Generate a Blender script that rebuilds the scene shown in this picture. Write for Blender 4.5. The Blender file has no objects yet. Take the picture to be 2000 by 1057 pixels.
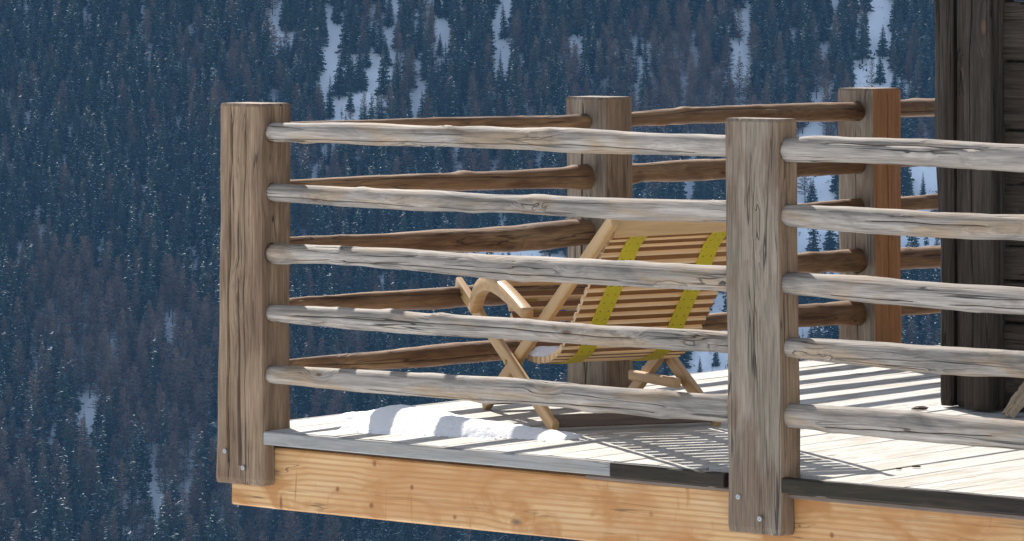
import bpy, math, random
import numpy as np
from mathutils import Matrix, Vector
random.seed(7); rng = np.random.default_rng(11)
R = math.radians
S = bpy.context.scene
COL = S.collection

# ------------------------------------------------------------------ camera, light, exposure
cd = bpy.data.cameras.new('camera'); cam = bpy.data.objects.new('camera', cd); COL.objects.link(cam)
cam.location = (0, 0, 1.5); cam.rotation_euler = (R(90), 0, 0)
cd.sensor_width = 36; cd.lens = 155.52; cd.shift_y = -0.289
cd.clip_start = 0.1; cd.clip_end = 8000
S.camera = cam
SUN_EL, SUN_AZ = 36.1, 18.3            # degrees; azimuth to the left of +Y
w = bpy.data.worlds.new('World'); S.world = w; w.use_nodes = True
nt = w.node_tree; bg = nt.nodes['Background']
sky = nt.nodes.new('ShaderNodeTexSky'); sky.sky_type = 'NISHITA'; sky.sun_disc = False
sky.sun_elevation = R(SUN_EL); sky.sun_rotation = R(-SUN_AZ); sky.altitude = 1800
hs = nt.nodes.new('ShaderNodeHueSaturation'); hs.inputs['Saturation'].default_value = .52
nt.links.new(sky.outputs[0], hs.inputs['Color']); nt.links.new(hs.outputs[0], bg.inputs[0]); bg.inputs[1].default_value = 0.142
sd = bpy.data.lights.new('sun', 'SUN'); sun = bpy.data.objects.new('sun', sd); COL.objects.link(sun)
sd.energy = 5.0; sd.angle = R(0.5); sd.color = (1, .95, .88)
sdir = Vector((-math.sin(R(SUN_AZ)) * math.cos(R(SUN_EL)), math.cos(R(SUN_AZ)) * math.cos(R(SUN_EL)), math.sin(R(SUN_EL))))
sun.rotation_euler = sdir.to_track_quat('Z', 'Y').to_euler(); sun.location = (-20, 60, 50)
S.view_settings.view_transform = 'Standard'; S.view_settings.look = 'None'
S.view_settings.exposure = 0.86; S.view_settings.gamma = 1

# ------------------------------------------------------------------ helpers
def tag(o, label=None, cat=None, group=None, kind=None):
    if label: o['label'] = label
    if cat: o['category'] = cat
    if group: o['group'] = group
    if kind: o['kind'] = kind
    return o
def empty(name, M, label, cat, group=None, kind=None):
    o = bpy.data.objects.new(name, None); COL.objects.link(o); o.matrix_world = M; o.empty_display_size = .2
    return tag(o, label, cat, group, kind)
def mesh_np(name, V, F, mats, midx=None, smooth=False):
    me = bpy.data.meshes.new(name)
    if isinstance(F, np.ndarray):
        F = F.astype(np.int32); n, k = F.shape
        me.vertices.add(len(V)); me.vertices.foreach_set('co', np.asarray(V, dtype=np.float32).ravel())
        me.loops.add(n * k); me.loops.foreach_set('vertex_index', F.ravel())
        me.polygons.add(n); me.polygons.foreach_set('loop_start', np.arange(0, n * k, k, dtype=np.int32))
        me.update(calc_edges=True)
    else:
        me.from_pydata([tuple(v) for v in V], [], F)
    for m in (mats if isinstance(mats, (list, tuple)) else [mats]): me.materials.append(m)
    if midx is not None: me.polygons.foreach_set('material_index', np.asarray(midx, dtype=np.int32))
    if smooth: me.polygons.foreach_set('use_smooth', np.ones(len(me.polygons), dtype=bool))
    me.update(); return me
def obj(name, me, parent=None, M=None):
    o = bpy.data.objects.new(name, me); COL.objects.link(o)
    if parent: o.parent = parent
    if M is not None: o.matrix_local = M
    return o
def frame(loc, X, Y, Z):
    M = Matrix.Identity(4)
    for i, v in enumerate((X, Y, Z)):
        for k in range(3): M[k][i] = v[k]
    for k in range(3): M[k][3] = loc[k]
    return M
def along(p, q, up=(0, 0, 1)):
    """frame at p with local X running towards q"""
    p, q = Vector(p), Vector(q); X = (q - p).normalized(); up = Vector(up)
    if abs(X.dot(up)) > .99: up = Vector((0, 1, 0))
    Y = up.cross(X).normalized(); Z = X.cross(Y)
    return frame(p, X, Y, Z), (q - p).length
class Smooth:
    """cheap smooth 1-d/2-d noise from random sines"""
    def __init__(s, n=6, f=1.0, seed=0):
        r = np.random.default_rng(seed); s.k = r.normal(0, f, (n, 2)); s.p = r.uniform(0, 6.28, n); s.n = n
    def __call__(s, a, b=0.0):
        a = np.asarray(a, float); t = 0
        for (k, l), p in zip(s.k, s.p): t = t + np.sin(a * k + b * l + p)
        return t / math.sqrt(s.n)
_seed = [100]
def nseed(): _seed[0] += 1; return _seed[0]

def plank_mesh(name, L, wy, hz, mat, bev=.004, nx=10, rough=.0015, bow=0.0, seed=None, end_cut=0.0):
    """board along X from 0..L, y 0..wy, z -hz..0, slightly uneven, bevelled"""
    seed = seed or nseed(); ns = Smooth(6, 3.0, seed); n2 = Smooth(6, 9.0, seed + 1)
    b = min(bev, wy * .3, hz * .3)
    sec = np.array([(b, 0), (wy * .5, 0), (wy - b, 0), (wy, -b), (wy, -hz + b), (wy - b, -hz), (wy * .5, -hz), (b, -hz), (0, -hz + b), (0, -b)])
    xs = np.linspace(0, L, nx + 1); V = []
    for x in xs:
        for j, (y, z) in enumerate(sec):
            cx = (y / wy - .5) * 2; cz = (z / hz + .5) * 2
            V.append((x, y + cx * rough * ns(x, j) + bow * math.sin(math.pi * x / L), z + cz * rough * n2(x, j) * .6))
    k = len(sec); F = []
    for i in range(nx):
        for j in range(k):
            a = i * k + j; c = i * k + (j + 1) % k
            F.append((a, c, c + k, a + k))
    F.append(tuple(range(k))[::-1]); F.append(tuple(range(nx * k, nx * k + k)))
    F = [f[::-1] for f in F]
    me = mesh_np(name, V, F, mat); return me
def bar(name, p, q, wy, hz, mat, parent, up=(0, 0, 1), bev=.004, nx=6, rough=.0006, center=True):
    M, L = along(p, q, up); me = plank_mesh(name, L, wy, hz, mat, bev, nx, rough)
    if center: M = M @ Matrix.Translation((0, -wy / 2, hz / 2))
    return obj(name, me, parent, M)

def log_mesh(name, pts, mat, seed, ns=22, wob=.0024):
    """pts: (s, y, z, r) along X; knotty peeled pole"""
    r = np.random.default_rng(seed)
    P = np.array(pts, float); s0, s1 = P[0, 0], P[-1, 0]; L = s1 - s0
    n = int(L / .022) + 6
    s = np.linspace(s0, s1, n)
    def interp(c):   # smoothed linear interpolation
        fine = np.interp(s, P[:, 0], c); k = np.ones(7) / 7
        return np.convolve(np.pad(fine, 3, mode='edge'), k, 'valid')
    y, z, rad = interp(P[:, 1]), interp(P[:, 2]), interp(P[:, 3])
    a1, a2 = Smooth(5, 5, seed), Smooth(5, 5, seed + 3)
    y = y + wob * .8 * a1(s); z = z + wob * .45 * a2(s)
    # a drying check wanders along the pole; the ring vertices follow it
    ct = r.uniform(2.5, 3.9) if r.random() < .85 else r.uniform(4.2, 6)
    cpos = ct + .22 * Smooth(4, 3, seed + 50)(s) + .03 * Smooth(5, 22, seed + 51)(s)
    offs = np.concatenate([[-.035, 0, .035], np.linspace(.035, 2 * math.pi - .035, ns - 1)[1:-1]])
    TH = cpos[:, None] + offs[None, :]; SS = np.repeat(s[:, None], len(offs), 1); ns = len(offs)
    rr = rad[:, None] * np.ones_like(TH)
    # facets and long flutes
    for k in range(2, 6):
        rr += rad[:, None] * .025 / (k - 1) * np.sin(k * TH + r.uniform(0, 6.28) + .9 * Smooth(4, 2.5, seed + 20 + k)(s)[:, None]) * 1.3
    fl = Smooth(7, 1.0, seed + 9)
    rr += rad[:, None] * .022 * fl(SS * 14, np.cos(TH) * 5) + rad[:, None] * .02 * Smooth(7, 1.0, seed + 10)(SS * 30, np.sin(TH + 1) * 4)
    for _ in range(int(L * 4) + 1):           # knots
        ks, kt, kh = r.uniform(s0 + .05, s1 - .05), r.uniform(0, 6.28), r.uniform(.002, .008)
        dt = np.angle(np.exp(1j * (TH - kt)))
        d2 = ((SS - ks) / r.uniform(.025, .05)) ** 2 + (dt / .75) ** 2
        rr += kh * np.exp(-d2)
        d3 = ((SS - ks) / .012) ** 2 + (dt / .22) ** 2
        rr -= kh * .5 * np.exp(-d3)
    a0 = r.uniform(s0, s0 + L * .25); a9 = r.uniform(s0 + L * .55, s1)
    inch = (s > a0) & (s < a9) & (Smooth(4, 5, seed + 52)(s) > -.9)
    rr[inch, 1] -= .008
    # rounded ends
    e = np.minimum(s - s0, s1 - s) / .03
    cap = np.sqrt(np.clip(1 - (1 - np.clip(e, 0, 1)) ** 2, .25, 1))
    rr *= (.72 + .28 * cap)[:, None]
    X = SS; Y = y[:, None] + rr * np.cos(TH); Z = z[:, None] + rr * np.sin(TH)
    V = np.stack([X, Y, Z], -1).reshape(-1, 3)
    F = []; mi = []
    for i in range(n - 1):
        for jj in range(ns):
            a = i * ns + jj; b = i * ns + (jj + 1) % ns
            F.append((a, a + ns, b + ns, b)); mi.append(1 if jj < 2 and inch[i] and inch[i + 1] else 0)
    F.append(tuple(range(ns))); F.append(tuple(range((n - 1) * ns, n * ns))[::-1])
    return mesh_np(name, V, F, [mat, MT['crack']], mi + [0, 0], smooth=True)

def post_mesh(name, wx, wy, z0, z1, mats, seed, notch=None, cracks=(), taper=(0, 0), rnd=.008, faceside=None, lean=0.0, rough=.0022):
    """post along local X (= up); local Y = fence e (0..wx), local Z = g (0..wy)"""
    r = np.random.default_rng(seed)
    per = []                                     # (u, v, side)
    nside = 13
    def side(p, q, k):
        for i in range(nside):
            t = i / nside
            per.append((p[0] + (q[0] - p[0]) * t, p[1] + (q[1] - p[1]) * t, k))
    side((0, 0), (wx, 0), 0); side((wx, 0), (wx, wy), 1); side((wx, wy), (0, wy), 2); side((0, wy), (0, 0), 3)
    # concentrate extra vertices at the cracks
    for sd_, pos, wd, dp, ha, hb in cracks:
        a, b = {0: ((0, 0), (wx, 0)), 1: ((wx, 0), (wx, wy))}[sd_]
        ln = wx if sd_ == 0 else wy
        for k, off in enumerate((-wd, -wd * .3, 0, wd * .3, wd)):
            t = pos + off / ln
            per.append((a[0] + (b[0] - a[0]) * t, a[1] + (b[1] - a[1]) * t, sd_ + .001 * (k + 1)))
    def arc(p):
        u, v, k = p; k = int(k)
        return {0: u, 1: wx + v, 2: wx + wy + (wx - u), 3: 2 * wx + wy + (wy - v)}[k]
    per.sort(key=arc); m = len(per)
    U = np.array([p[0] for p in per]); Vv = np.array([p[1] for p in per]); K = np.array([int(p[2]) for p in per])
    A = np.array([arc(p) for p in per])
    N = np.array([[(0, -1), (1, 0), (0, 1), (-1, 0)][k] for k in K], float)
    # rounded arrises
    du = np.minimum(U, wx - U); dv = np.minimum(Vv, wy - Vv)
    corner = np.clip(1 - (du + dv) / rnd, 0, 1)
    cu = (wx / 2 - U); cv = (wy / 2 - Vv); cl = np.hypot(cu, cv)
    zs = list(np.linspace(z0, z1, int((z1 - z0) / .02)))
    if notch is not None: zs = sorted(zs + [notch[0] - .0004, notch[0] + .0004])
    zs = [z0, z0 + .004] + [z for z in zs if z0 + .006 < z < z1 - .012] + [z1 - .01, z1 - .004, z1]
    f1, f2, f3 = Smooth(7, 1, seed), Smooth(7, 1, seed + 1), Smooth(5, 1, seed + 2)
    rows = []
    for z in zs:
        u, v = U.copy(), Vv.copy()
        disp = rough * (f1(z * 9, A * 30) + .6 * f2(z * 3, A * 140)) + .0016 * f3(z * 2.2, A * 9)
        for sd_, pos, wd, dp, ha, hb in cracks:
            ln = wx if sd_ == 0 else wy; base = 0 if sd_ == 0 else wx
            if ha < z < hb:
                fade = min(1, (z - ha) / .08, (hb - z) / .08)
                d = np.abs(A - (base + pos * ln)) / wd
                disp = disp - dp * fade * np.clip(1 - d * 1.6, 0, 1) * (.65 + .35 * math.sin(z * 37 + seed))
        end = max(0, 1 - min(z - z0, z1 - z) / .010) * .006
        u = u + N[:, 0] * (disp - end) + cu / cl * corner * rnd * .42
        v = v + N[:, 1] * (disp - end) + cv / cl * corner * rnd * .42
        # drift of the cracks / slight lean
        if cracks:
            ww = np.sin(np.pi * np.clip(U / wx, 0, 1)) * np.abs(N[:, 1]); u = u + ww * (.006 * math.sin(z * 4 + seed) + .0025 * math.sin(z * 19 + seed))
        h = (z - z0) / (z1 - z0)
        u = u + (U / wx < .5) * taper[0] * (1 - h) ** 2 + lean * (z - z1)
        if notch is not None and z < notch[0]:
            if notch[1] == 'g': v = np.minimum(v, notch[2])
            else: u = np.minimum(u, notch[2])
        rows.append(np.stack([np.full(m, z), u, v], -1))
    n = len(rows); V = np.concatenate(rows)
    mats = list(mats) if isinstance(mats, (list, tuple)) else [mats]; ncr = len(mats); mats.append(MT['crack'])
    F = []; mi = []
    for i in range(n - 1):
        for j in range(m):
            a = i * m + j; b = i * m + (j + 1) % m
            F.append((a, b, b + m, a + m)); am = (A[j] + A[(j + 1) % m]) / 2; ck = False
            for sd_, pos, wd, dp, ha, hb in cracks:
                ln = wx if sd_ == 0 else wy; base = 0 if sd_ == 0 else wx
                if ha + .01 < zs[i] < hb - .01 and abs(am - base - pos * ln) < wd * .62: ck = True
            mi.append(ncr if ck else (faceside[K[j]] if faceside else 0))
    F.append(tuple(range(m))[::-1]); F.append(tuple(range((n - 1) * m, n * m))); mi += [0, 0]
    me = mesh_np(name, V, F, mats, mi, smooth=False)
    me.polygons.foreach_set('use_smooth', np.zeros(len(F), dtype=bool))
    return me

# ------------------------------------------------------------------ materials
def nodes_of(name):
    m = bpy.data.materials.new(name); m.use_nodes = True; t = m.node_tree
    return m, t, t.nodes['Principled BSDF']
def N(t, typ, **kw):
    n = t.nodes.new(typ)
    for k, v in kw.items():
        if k.startswith('i_'):
            key = k[2:]; key = int(key) if key.isdigit() else key.replace('_', ' ')
            n.inputs[key].default_value = v
        else: setattr(n, k, v)
    return n
def ramp(t, src, stops):
    n = t.nodes.new('ShaderNodeValToRGB'); el = n.color_ramp.elements
    while len(el) < len(stops): el.new(.5)
    for e, (p, c) in zip(el, stops): e.position = p; e.color = (c, c, c, 1) if not isinstance(c, tuple) else (*c, 1)
    t.links.new(src, n.inputs[0]); return n.outputs[0]
def mixc(t, fac, a, b, mode='MIX'):
    n = t.nodes.new('ShaderNodeMix'); n.data_type = 'RGBA'; n.blend_type = mode
    for sock, v in ((n.inputs[0], fac), (n.inputs[6], a), (n.inputs[7], b)):
        if isinstance(v, bpy.types.NodeSocket): t.links.new(v, sock)
        elif isinstance(v, tuple): sock.default_value = (*v, 1)
        else: sock.default_value = v
    return n.outputs[2]
def math_(t, op, a, b=None):
    n = t.nodes.new('ShaderNodeMath'); n.operation = op
    for s, v in ((n.inputs[0], a), (n.inputs[1], b)):
        if v is None: continue
        if isinstance(v, bpy.types.NodeSocket): t.links.new(v, s)
        else: s.default_value = v
    return n.outputs[0]
def mapped(t, src, scale):
    n = t.nodes.new('ShaderNodeMapping'); n.inputs['Scale'].default_value = scale; t.links.new(src, n.inputs[0]); return n.outputs[0]
def noise(t, src, scale, detail=4, rough=.6, dist=0.0):
    n = N(t, 'ShaderNodeTexNoise'); n.inputs['Scale'].default_value = scale; n.inputs['Detail'].default_value = detail
    n.inputs['Roughness'].default_value = rough; n.inputs['Distortion'].default_value = dist
    t.links.new(src, n.inputs['Vector']); return n.outputs['Fac']

def wood(name, c1, c2, patch=None, patch_amt=.5, knot=(.10, .06, .035), crack=.5, grain=.45, bump=.5, knots=1.0, rough=.75,
         rings=0.0, ringcol=None, slash=None, ringmap=(1.3, 4, 17), stains=None, dark_patch=None, ksc=1.0):
    """grain runs along the object's own X axis"""
    m, t, P = nodes_of(name)
    tc = N(t, 'ShaderNodeTexCoord'); oi = N(t, 'ShaderNodeObjectInfo')
    off = t.nodes.new('ShaderNodeVectorMath'); off.operation = 'MULTIPLY_ADD'
    cmb = t.nodes.new('ShaderNodeCombineXYZ')
    for i in range(3): t.links.new(oi.outputs['Random'], cmb.inputs[i])
    t.links.new(cmb.outputs[0], off.inputs[0]); off.inputs[1].default_value = (37, 53, 71)
    t.links.new(tc.outputs['Object'], off.inputs[2]); co = off.outputs[0]
    # knots, and the grain that bends around them
    kv = N(t, 'ShaderNodeTexVoronoi'); kv.inputs['Scale'].default_value = 1; kv.inputs['Randomness'].default_value = 1
    t.links.new(mapped(t, co, (3.2 * ksc, 8 * ksc, 8 * ksc)), kv.inputs['Vector'])
    kd = kv.outputs['Distance']
    bend = ramp(t, kd, [(0, 1.0), (.35, 0.0)])
    kk = N(t, 'ShaderNodeVectorMath', operation='MULTIPLY_ADD')
    b3 = t.nodes.new('ShaderNodeCombineXYZ'); t.links.new(bend, b3.inputs[1]); t.links.new(bend, b3.inputs[2])
    t.links.new(b3.outputs[0], kk.inputs[0]); kk.inputs[1].default_value = (0, .02, .02); t.links.new(co, kk.inputs[2])
    cb = kk.outputs[0]
    wv = noise(t, mapped(t, co, (2.2, 6, 6)), 1, 2)
    fine = noise(t, mapped(t, cb, (7, 160, 160)), 1, 5, .65, .3)
    med = noise(t, mapped(t, cb, (1.8, 26, 26)), 1, 4, .6, .6)
    col = mixc(t, ramp(t, med, [(.33, 0.0), (.67, 1.0)]), c1, c2)
    if patch:
        pn = noise(t, mapped(t, co, (3.0, 11, 11)), 1, 3, .55, .5)
        col = mixc(t, ramp(t, pn, [(.56 - .1 * patch_amt, 0.0), (.66 - .06 * patch_amt, patch_amt)]), col, patch)
    if dark_patch:
        pn = noise(t, mapped(t, co, (2.5, 7, 7)), 1, 5, .65, .8)
        col = mixc(t, ramp(t, pn, [(.52, 0.0), (.68, .8)]), col, dark_patch)
    if rings:
        wn = N(t, 'ShaderNodeTexWave'); wn.wave_type = 'BANDS'; wn.bands_direction = 'Z'
        wn.inputs['Scale'].default_value = 1; wn.inputs['Distortion'].default_value = 11; wn.inputs['Detail'].default_value = 1.5; wn.inputs['Detail Scale'].default_value = .22
        t.links.new(mapped(t, cb, ringmap), wn.inputs['Vector'])
        col = mixc(t, math_(t, 'MULTIPLY', ramp(t, wn.outputs['Fac'], [(.35, 0.0), (1, 1.0)]), rings), col, ringcol)
    if stains:
        sn = noise(t, mapped(t, co, (3.6, 0, 6)), 1, 4, .55, 1.1)
        col = mixc(t, ramp(t, sn, [(.50, 0.0), (.62, .85)]), col, stains)
        s2 = noise(t, mapped(t, co, (26, 0, 4)), 1, 2, .5, .5)
        col = mixc(t, ramp(t, s2, [(.64, 0.0), (.70, .8)]), col, stains)
    if slash:
        big = noise(t, mapped(t, co, (1.6, 0, 3.0)), 1, 3, .55, 1.2)
        col = mixc(t, ramp(t, big, [(.40, .0), (.66, .75)]), col, tuple(c_ * f_ for c_, f_ in zip(c1, (.80, .62, .45))))
        sx_ = t.nodes.new('ShaderNodeSeparateXYZ'); t.links.new(cb, sx_.inputs[0])
        for mp, rad_, am in (((5.5, 0, 1.5), .045, .9), ((6, 0, 6), .05, .9)):
            vs = N(t, 'ShaderNodeTexVoronoi'); vs.inputs['Scale'].default_value = 1
            vs.voronoi_dimensions = '2D'; cx_ = t.nodes.new('ShaderNodeCombineXYZ')
            t.links.new(math_(t, 'MULTIPLY', sx_.outputs[0], mp[0]), cx_.inputs[0]); t.links.new(math_(t, 'MULTIPLY', sx_.outputs[2], mp[2]), cx_.inputs[1]); t.links.new(cx_.outputs[0], vs.inputs['Vector'])
            vd = math_(t, 'ADD', vs.outputs['Distance'], math_(t, 'MULTIPLY', math_(t, 'SUBTRACT', noise(t, mapped(t, co, (30, 30, 8)), 1, 3), .5), .09))
            sc_ = t.nodes.new('ShaderNodeSeparateColor'); t.links.new(vs.outputs['Color'], sc_.inputs[0])
            gt = ramp(t, sc_.outputs[0], [(.55, 0.0), (.6, am)])
            col = mixc(t, math_(t, 'MULTIPLY', gt, ramp(t, vd, [(rad_ * .5, 1.0), (rad_ * 1.35, 0.0)])), col, slash)
    g = ramp(t, fine, [(.3, 1 - grain), (.62, 1.0)])
    col = mixc(t, 1.0, col, g, 'MULTIPLY')
    kn = math_(t, 'ADD', kd, math_(t, 'MULTIPLY', math_(t, 'SUBTRACT', wv, .5), .12))
    km = ramp(t, kn, [(.035, knots), (.085, 0.0)])
    col = mixc(t, km, col, knot)
    ck = noise(t, mapped(t, cb, (1.1, 34, 34)), 1, 2, .5, .2)
    ca = math_(t, 'ABSOLUTE', math_(t, 'SUBTRACT', ck, .5))
    gate = ramp(t, noise(t, mapped(t, co, (1.2, 9, 9)), 1.7, 2), [(.47, 0.0), (.6, 1.0)])
    cm = math_(t, 'MULTIPLY', ramp(t, ca, [(.004, 1.0), (.016, 0.0)]), gate)
    cm = math_(t, 'MULTIPLY', cm, crack)
    col = mixc(t, cm, col, tuple(.25 * x for x in c1))
    t.links.new(col, P.inputs['Base Color']); P.inputs['Roughness'].default_value = rough
    P.inputs['Specular IOR Level'].default_value = .25
    hgt = math_(t, 'ADD', math_(t, 'MULTIPLY', fine, .5), math_(t, 'MULTIPLY', med, .8))
    hgt = math_(t, 'SUBTRACT', hgt, math_(t, 'MULTIPLY', cm, 1.5))
    bp = N(t, 'ShaderNodeBump'); bp.inputs['Strength'].default_value = bump; bp.inputs['Distance'].default_value = .004
    t.links.new(hgt, bp.inputs['Height']); t.links.new(bp.outputs[0], P.inputs['Normal'])
    return m

MT = {}
MT['rail'] = wood('weathered_pole_wood', (0.200, 0.168, 0.137), (0.395, 0.333, 0.274), patch=(0.311, 0.200, 0.106), patch_amt=.6, grain=.5, crack=1.0, bump=1.0, dark_patch=(0.126, 0.107, 0.090), ksc=1.35)
MT['rail_in'] = wood('brown_pole_wood', (0.187, 0.094, 0.042), (0.306, 0.179, 0.088), patch=(0.119, 0.054, 0.023), patch_amt=.7, grain=.5, crack=.9, bump=.7)
MT['post_tan'] = wood('tan_post_wood', (0.183, 0.113, 0.065), (0.296, 0.195, 0.118), patch=(0.141, 0.081, 0.046), patch_amt=.7, grain=.5, crack=1.0, bump=.8, ksc=.8)
MT['post_grey'] = wood('grey_post_wood', (0.168, 0.126, 0.088), (0.265, 0.206, 0.149), patch=(0.156, 0.099, 0.061), patch_amt=.8, grain=.5, crack=1.0, bump=.8, ksc=.8)
MT['post_orange'] = wood('orange_post_wood', (0.349, 0.151, 0.056), (0.437, 0.208, 0.084), grain=.3, crack=.9, bump=.5, ksc=.8)
MT['deck'] = wood('bleached_deck_wood', (0.432, 0.410, 0.369), (0.594, 0.572, 0.522), patch=(0.378, 0.324, 0.243), patch_amt=.6, grain=.38, crack=.6, bump=.4, ksc=.7)
MT['edge'] = wood('grey_edge_board_wood', (0.225, 0.209, 0.191), (0.300, 0.277, 0.247), patch=(0.285, 0.230, 0.167), patch_amt=.4, grain=.3, crack=.6, bump=.4)
MT['edge_dark'] = wood('mossy_edge_wood_and_socket_shadow', (0.012, 0.007, 0.004), (0.045, 0.030, 0.017), patch=(0.023, 0.017, 0.007), patch_amt=.8, grain=.5, crack=.6, bump=.6)  # also colours the painted shadow rings at the pole sockets
MT['batten'] = wood('brown_batten_wood', (0.120, 0.083, 0.060), (0.180, 0.128, 0.098), grain=.4)
MT['beam'] = wood('fresh_larch_beam_wood', (0.458, 0.249, 0.100), (0.534, 0.333, 0.155), patch=(0.503, 0.362, 0.214), patch_amt=.35, grain=.14, crack=.8, bump=.25, rings=.6, ringcol=(0.320, 0.144, 0.048), slash=(0.191, 0.068, 0.020), stains=(0.336, 0.144, 0.039), ksc=.75, rough=.6)
MT['chair'] = wood('larch_chair_wood', (0.412, 0.240, 0.099), (0.511, 0.320, 0.144), grain=.2, crack=.2, bump=.2, knots=.3, rough=.5)
MT['slat'] = wood('chair_slat_wood', (0.152, 0.059, 0.015), (0.223, 0.095, 0.028), grain=.2, crack=.2, bump=.2, knots=.2, rough=.5)
MT['slat_edge_lit'] = wood('skylit_slat_edge', (0.518, 0.339, 0.172), (0.625, 0.442, 0.247), grain=.15, crack=.1, bump=.2, knots=.2, rough=.5)  # skylight on the slat edges, put into the colour
MT['cabin'] = wood('blackened_cabin_wood', (0.035, 0.026, 0.019), (0.092, 0.071, 0.052), patch=(0.052, 0.035, 0.023), patch_amt=.7, grain=.6, crack=1.0, bump=1.0)
MT['scrap'] = wood('split_firewood', (0.375, 0.270, 0.165), (0.465, 0.360, 0.240), grain=.5, crack=.8, bump=.8)
MT['bark'] = wood('bark_crumb', (0.072, 0.044, 0.028), (0.120, 0.072, 0.048), grain=.5)

m, t, P = nodes_of('crack_depth'); P.inputs['Base Color'].default_value = (.06, .035, .02, 1); P.inputs['Roughness'].default_value = .95; MT['crack'] = m
m, t, P = nodes_of('yellow_webbing')
tc = N(t, 'ShaderNodeTexCoord'); n_ = noise(t, mapped(t, tc.outputs['Object'], (260, 260, 260)), 1, 2)
t.links.new(mixc(t, ramp(t, n_, [(.35, 0.0), (.65, 1.0)]), (.33, .25, .003), (.46, .36, .008)), P.inputs['Base Color']); P.inputs['Roughness'].default_value = .85
MT['strap'] = m
m, t, P = nodes_of('galvanised_steel'); P.inputs['Base Color'].default_value = (.30, .28, .26, 1); P.inputs['Metallic'].default_value = .8; P.inputs['Roughness'].default_value = .55; MT['steel'] = m
m, t, P = nodes_of('brass_bolt'); P.inputs['Base Color'].default_value = (.5, .38, .15, 1); P.inputs['Metallic'].default_value = .9; P.inputs['Roughness'].default_value = .35; MT['brass'] = m
m, t, P = nodes_of('dark_rivet'); P.inputs['Base Color'].default_value = (.06, .05, .02, 1); P.inputs['Roughness'].default_value = .5; MT['rivet'] = m
m, t, P = nodes_of('melting_snow')
tc = N(t, 'ShaderNodeTexCoord'); n1 = noise(t, tc.outputs['Object'], 160, 4, .7); n2_ = noise(t, tc.outputs['Object'], 22, 3)
t.links.new(mixc(t, n2_, (.88, .885, .89), (.94, .94, .945)), P.inputs['Base Color']); P.inputs['Roughness'].default_value = .7
P.inputs['Subsurface Weight'].default_value = 0.0
bp = N(t, 'ShaderNodeBump'); bp.inputs['Strength'].default_value = 1.0; bp.inputs['Distance'].default_value = .006
t.links.new(math_(t, 'ADD', n1, n2_), bp.inputs['Height']); t.links.new(bp.outputs[0], P.inputs['Normal']); MT['snow'] = m
m, t, P = nodes_of('mountain_snow')
tc = N(t, 'ShaderNodeTexCoord'); n1 = noise(t, tc.outputs['Object'], .35, 6, .7); n2_ = noise(t, tc.outputs['Object'], .05, 3)
c = mixc(t, n2_, (.74, .83, .94), (.84, .91, .97)); c = mixc(t, ramp(t, n1, [(.66, 0.0), (.72, .8)]), c, (.12, .10, .09))
t.links.new(c, P.inputs['Base Color']); P.inputs['Roughness'].default_value = .8
bp = N(t, 'ShaderNodeBump'); bp.inputs['Strength'].default_value = .6; bp.inputs['Distance'].default_value = .8
t.links.new(n1, bp.inputs['Height']); t.links.new(bp.outputs[0], P.inputs['Normal']); MT['msnow'] = m
def foliage(name, a, b, rnd=.5):
    m, t, P = nodes_of(name); oi = N(t, 'ShaderNodeObjectInfo'); tc = N(t, 'ShaderNodeTexCoord')
    nn = noise(t, tc.outputs['Object'], 1.3, 3)
    f = math_(t, 'ADD', math_(t, 'MULTIPLY', oi.outputs['Random'], rnd), math_(t, 'MULTIPLY', nn, 1 - rnd))
    t.links.new(mixc(t, f, a, b), P.inputs['Base Color']); P.inputs['Roughness'].default_value = .8; P.inputs['Specular IOR Level'].default_value = .1
    return m
MT['spruce'] = foliage('spruce_needles', (0.013, 0.026, 0.017), (0.034, 0.053, 0.034))
MT['larch'] = foliage('bare_larch_twigs', (0.068, 0.051, 0.037), (0.152, 0.112, 0.080))
MT['trunk'] = foliage('conifer_bark', (0.040, 0.032, 0.028), (0.080, 0.064, 0.056))
MT['glint'] = foliage('branch_sun_glints', (.75, .80, .86), (.90, .92, .95))  # pale flecks paint the sun's glint on backlit branch tips

# ------------------------------------------------------------------ mountain and valley (one sheet)
TS = math.tan(R(35))
na, nb, nc = Smooth(9, .022, 5), Smooth(9, .055, 6), Smooth(10, .004, 7)
def terrain(x, y):
    x = np.asarray(x, float); y = np.asarray(y, float)
    far = -141 + TS * (y - 1100) + 5.0 * na(x, y * .35) + 1.6 * nb(x, y * .4) + 10 * nc(x, y)
    far = np.where(far > 230, 230 + (far - 230) * .18, far)
    nearh = -3.2 - np.clip(y - 13, 0, None) * .56 + np.clip(13 - y, 0, None) * .12 + .4 * nb(x * .6, y)
    nearh = np.minimum(nearh, 30)
    floor = -262 + 3 * na(x, y)
    k = 14.0
    lo = np.maximum(nearh, floor)
    return np.where(y < 600, lo, k * np.logaddexp(lo / k, far / k))
ys = np.concatenate([np.linspace(-260, -20, 9), np.linspace(-12, 60, 25), np.linspace(75, 900, 34), np.linspace(912, 1560, 110), np.linspace(1600, 2300, 16)])
xs = np.concatenate([np.linspace(-1000, -260, 16), np.linspace(-240, 240, 97), np.linspace(260, 1000, 16)])
XX, YY = np.meshgrid(xs, ys); ZZ = terrain(XX, YY)
nx_, ny_ = len(xs), len(ys)
I = np.arange(nx_ * ny_).reshape(ny_, nx_)
Fq = np.stack([I[:-1, :-1], I[:-1, 1:], I[1:, 1:], I[1:, :-1]], -1).reshape(-1, 4)
g = obj('mountain_slope', mesh_np('mountain_slope', np.stack([XX, YY, ZZ], -1).reshape(-1, 3), Fq, MT['msnow'], smooth=True)); tag(g, kind='structure')

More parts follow.
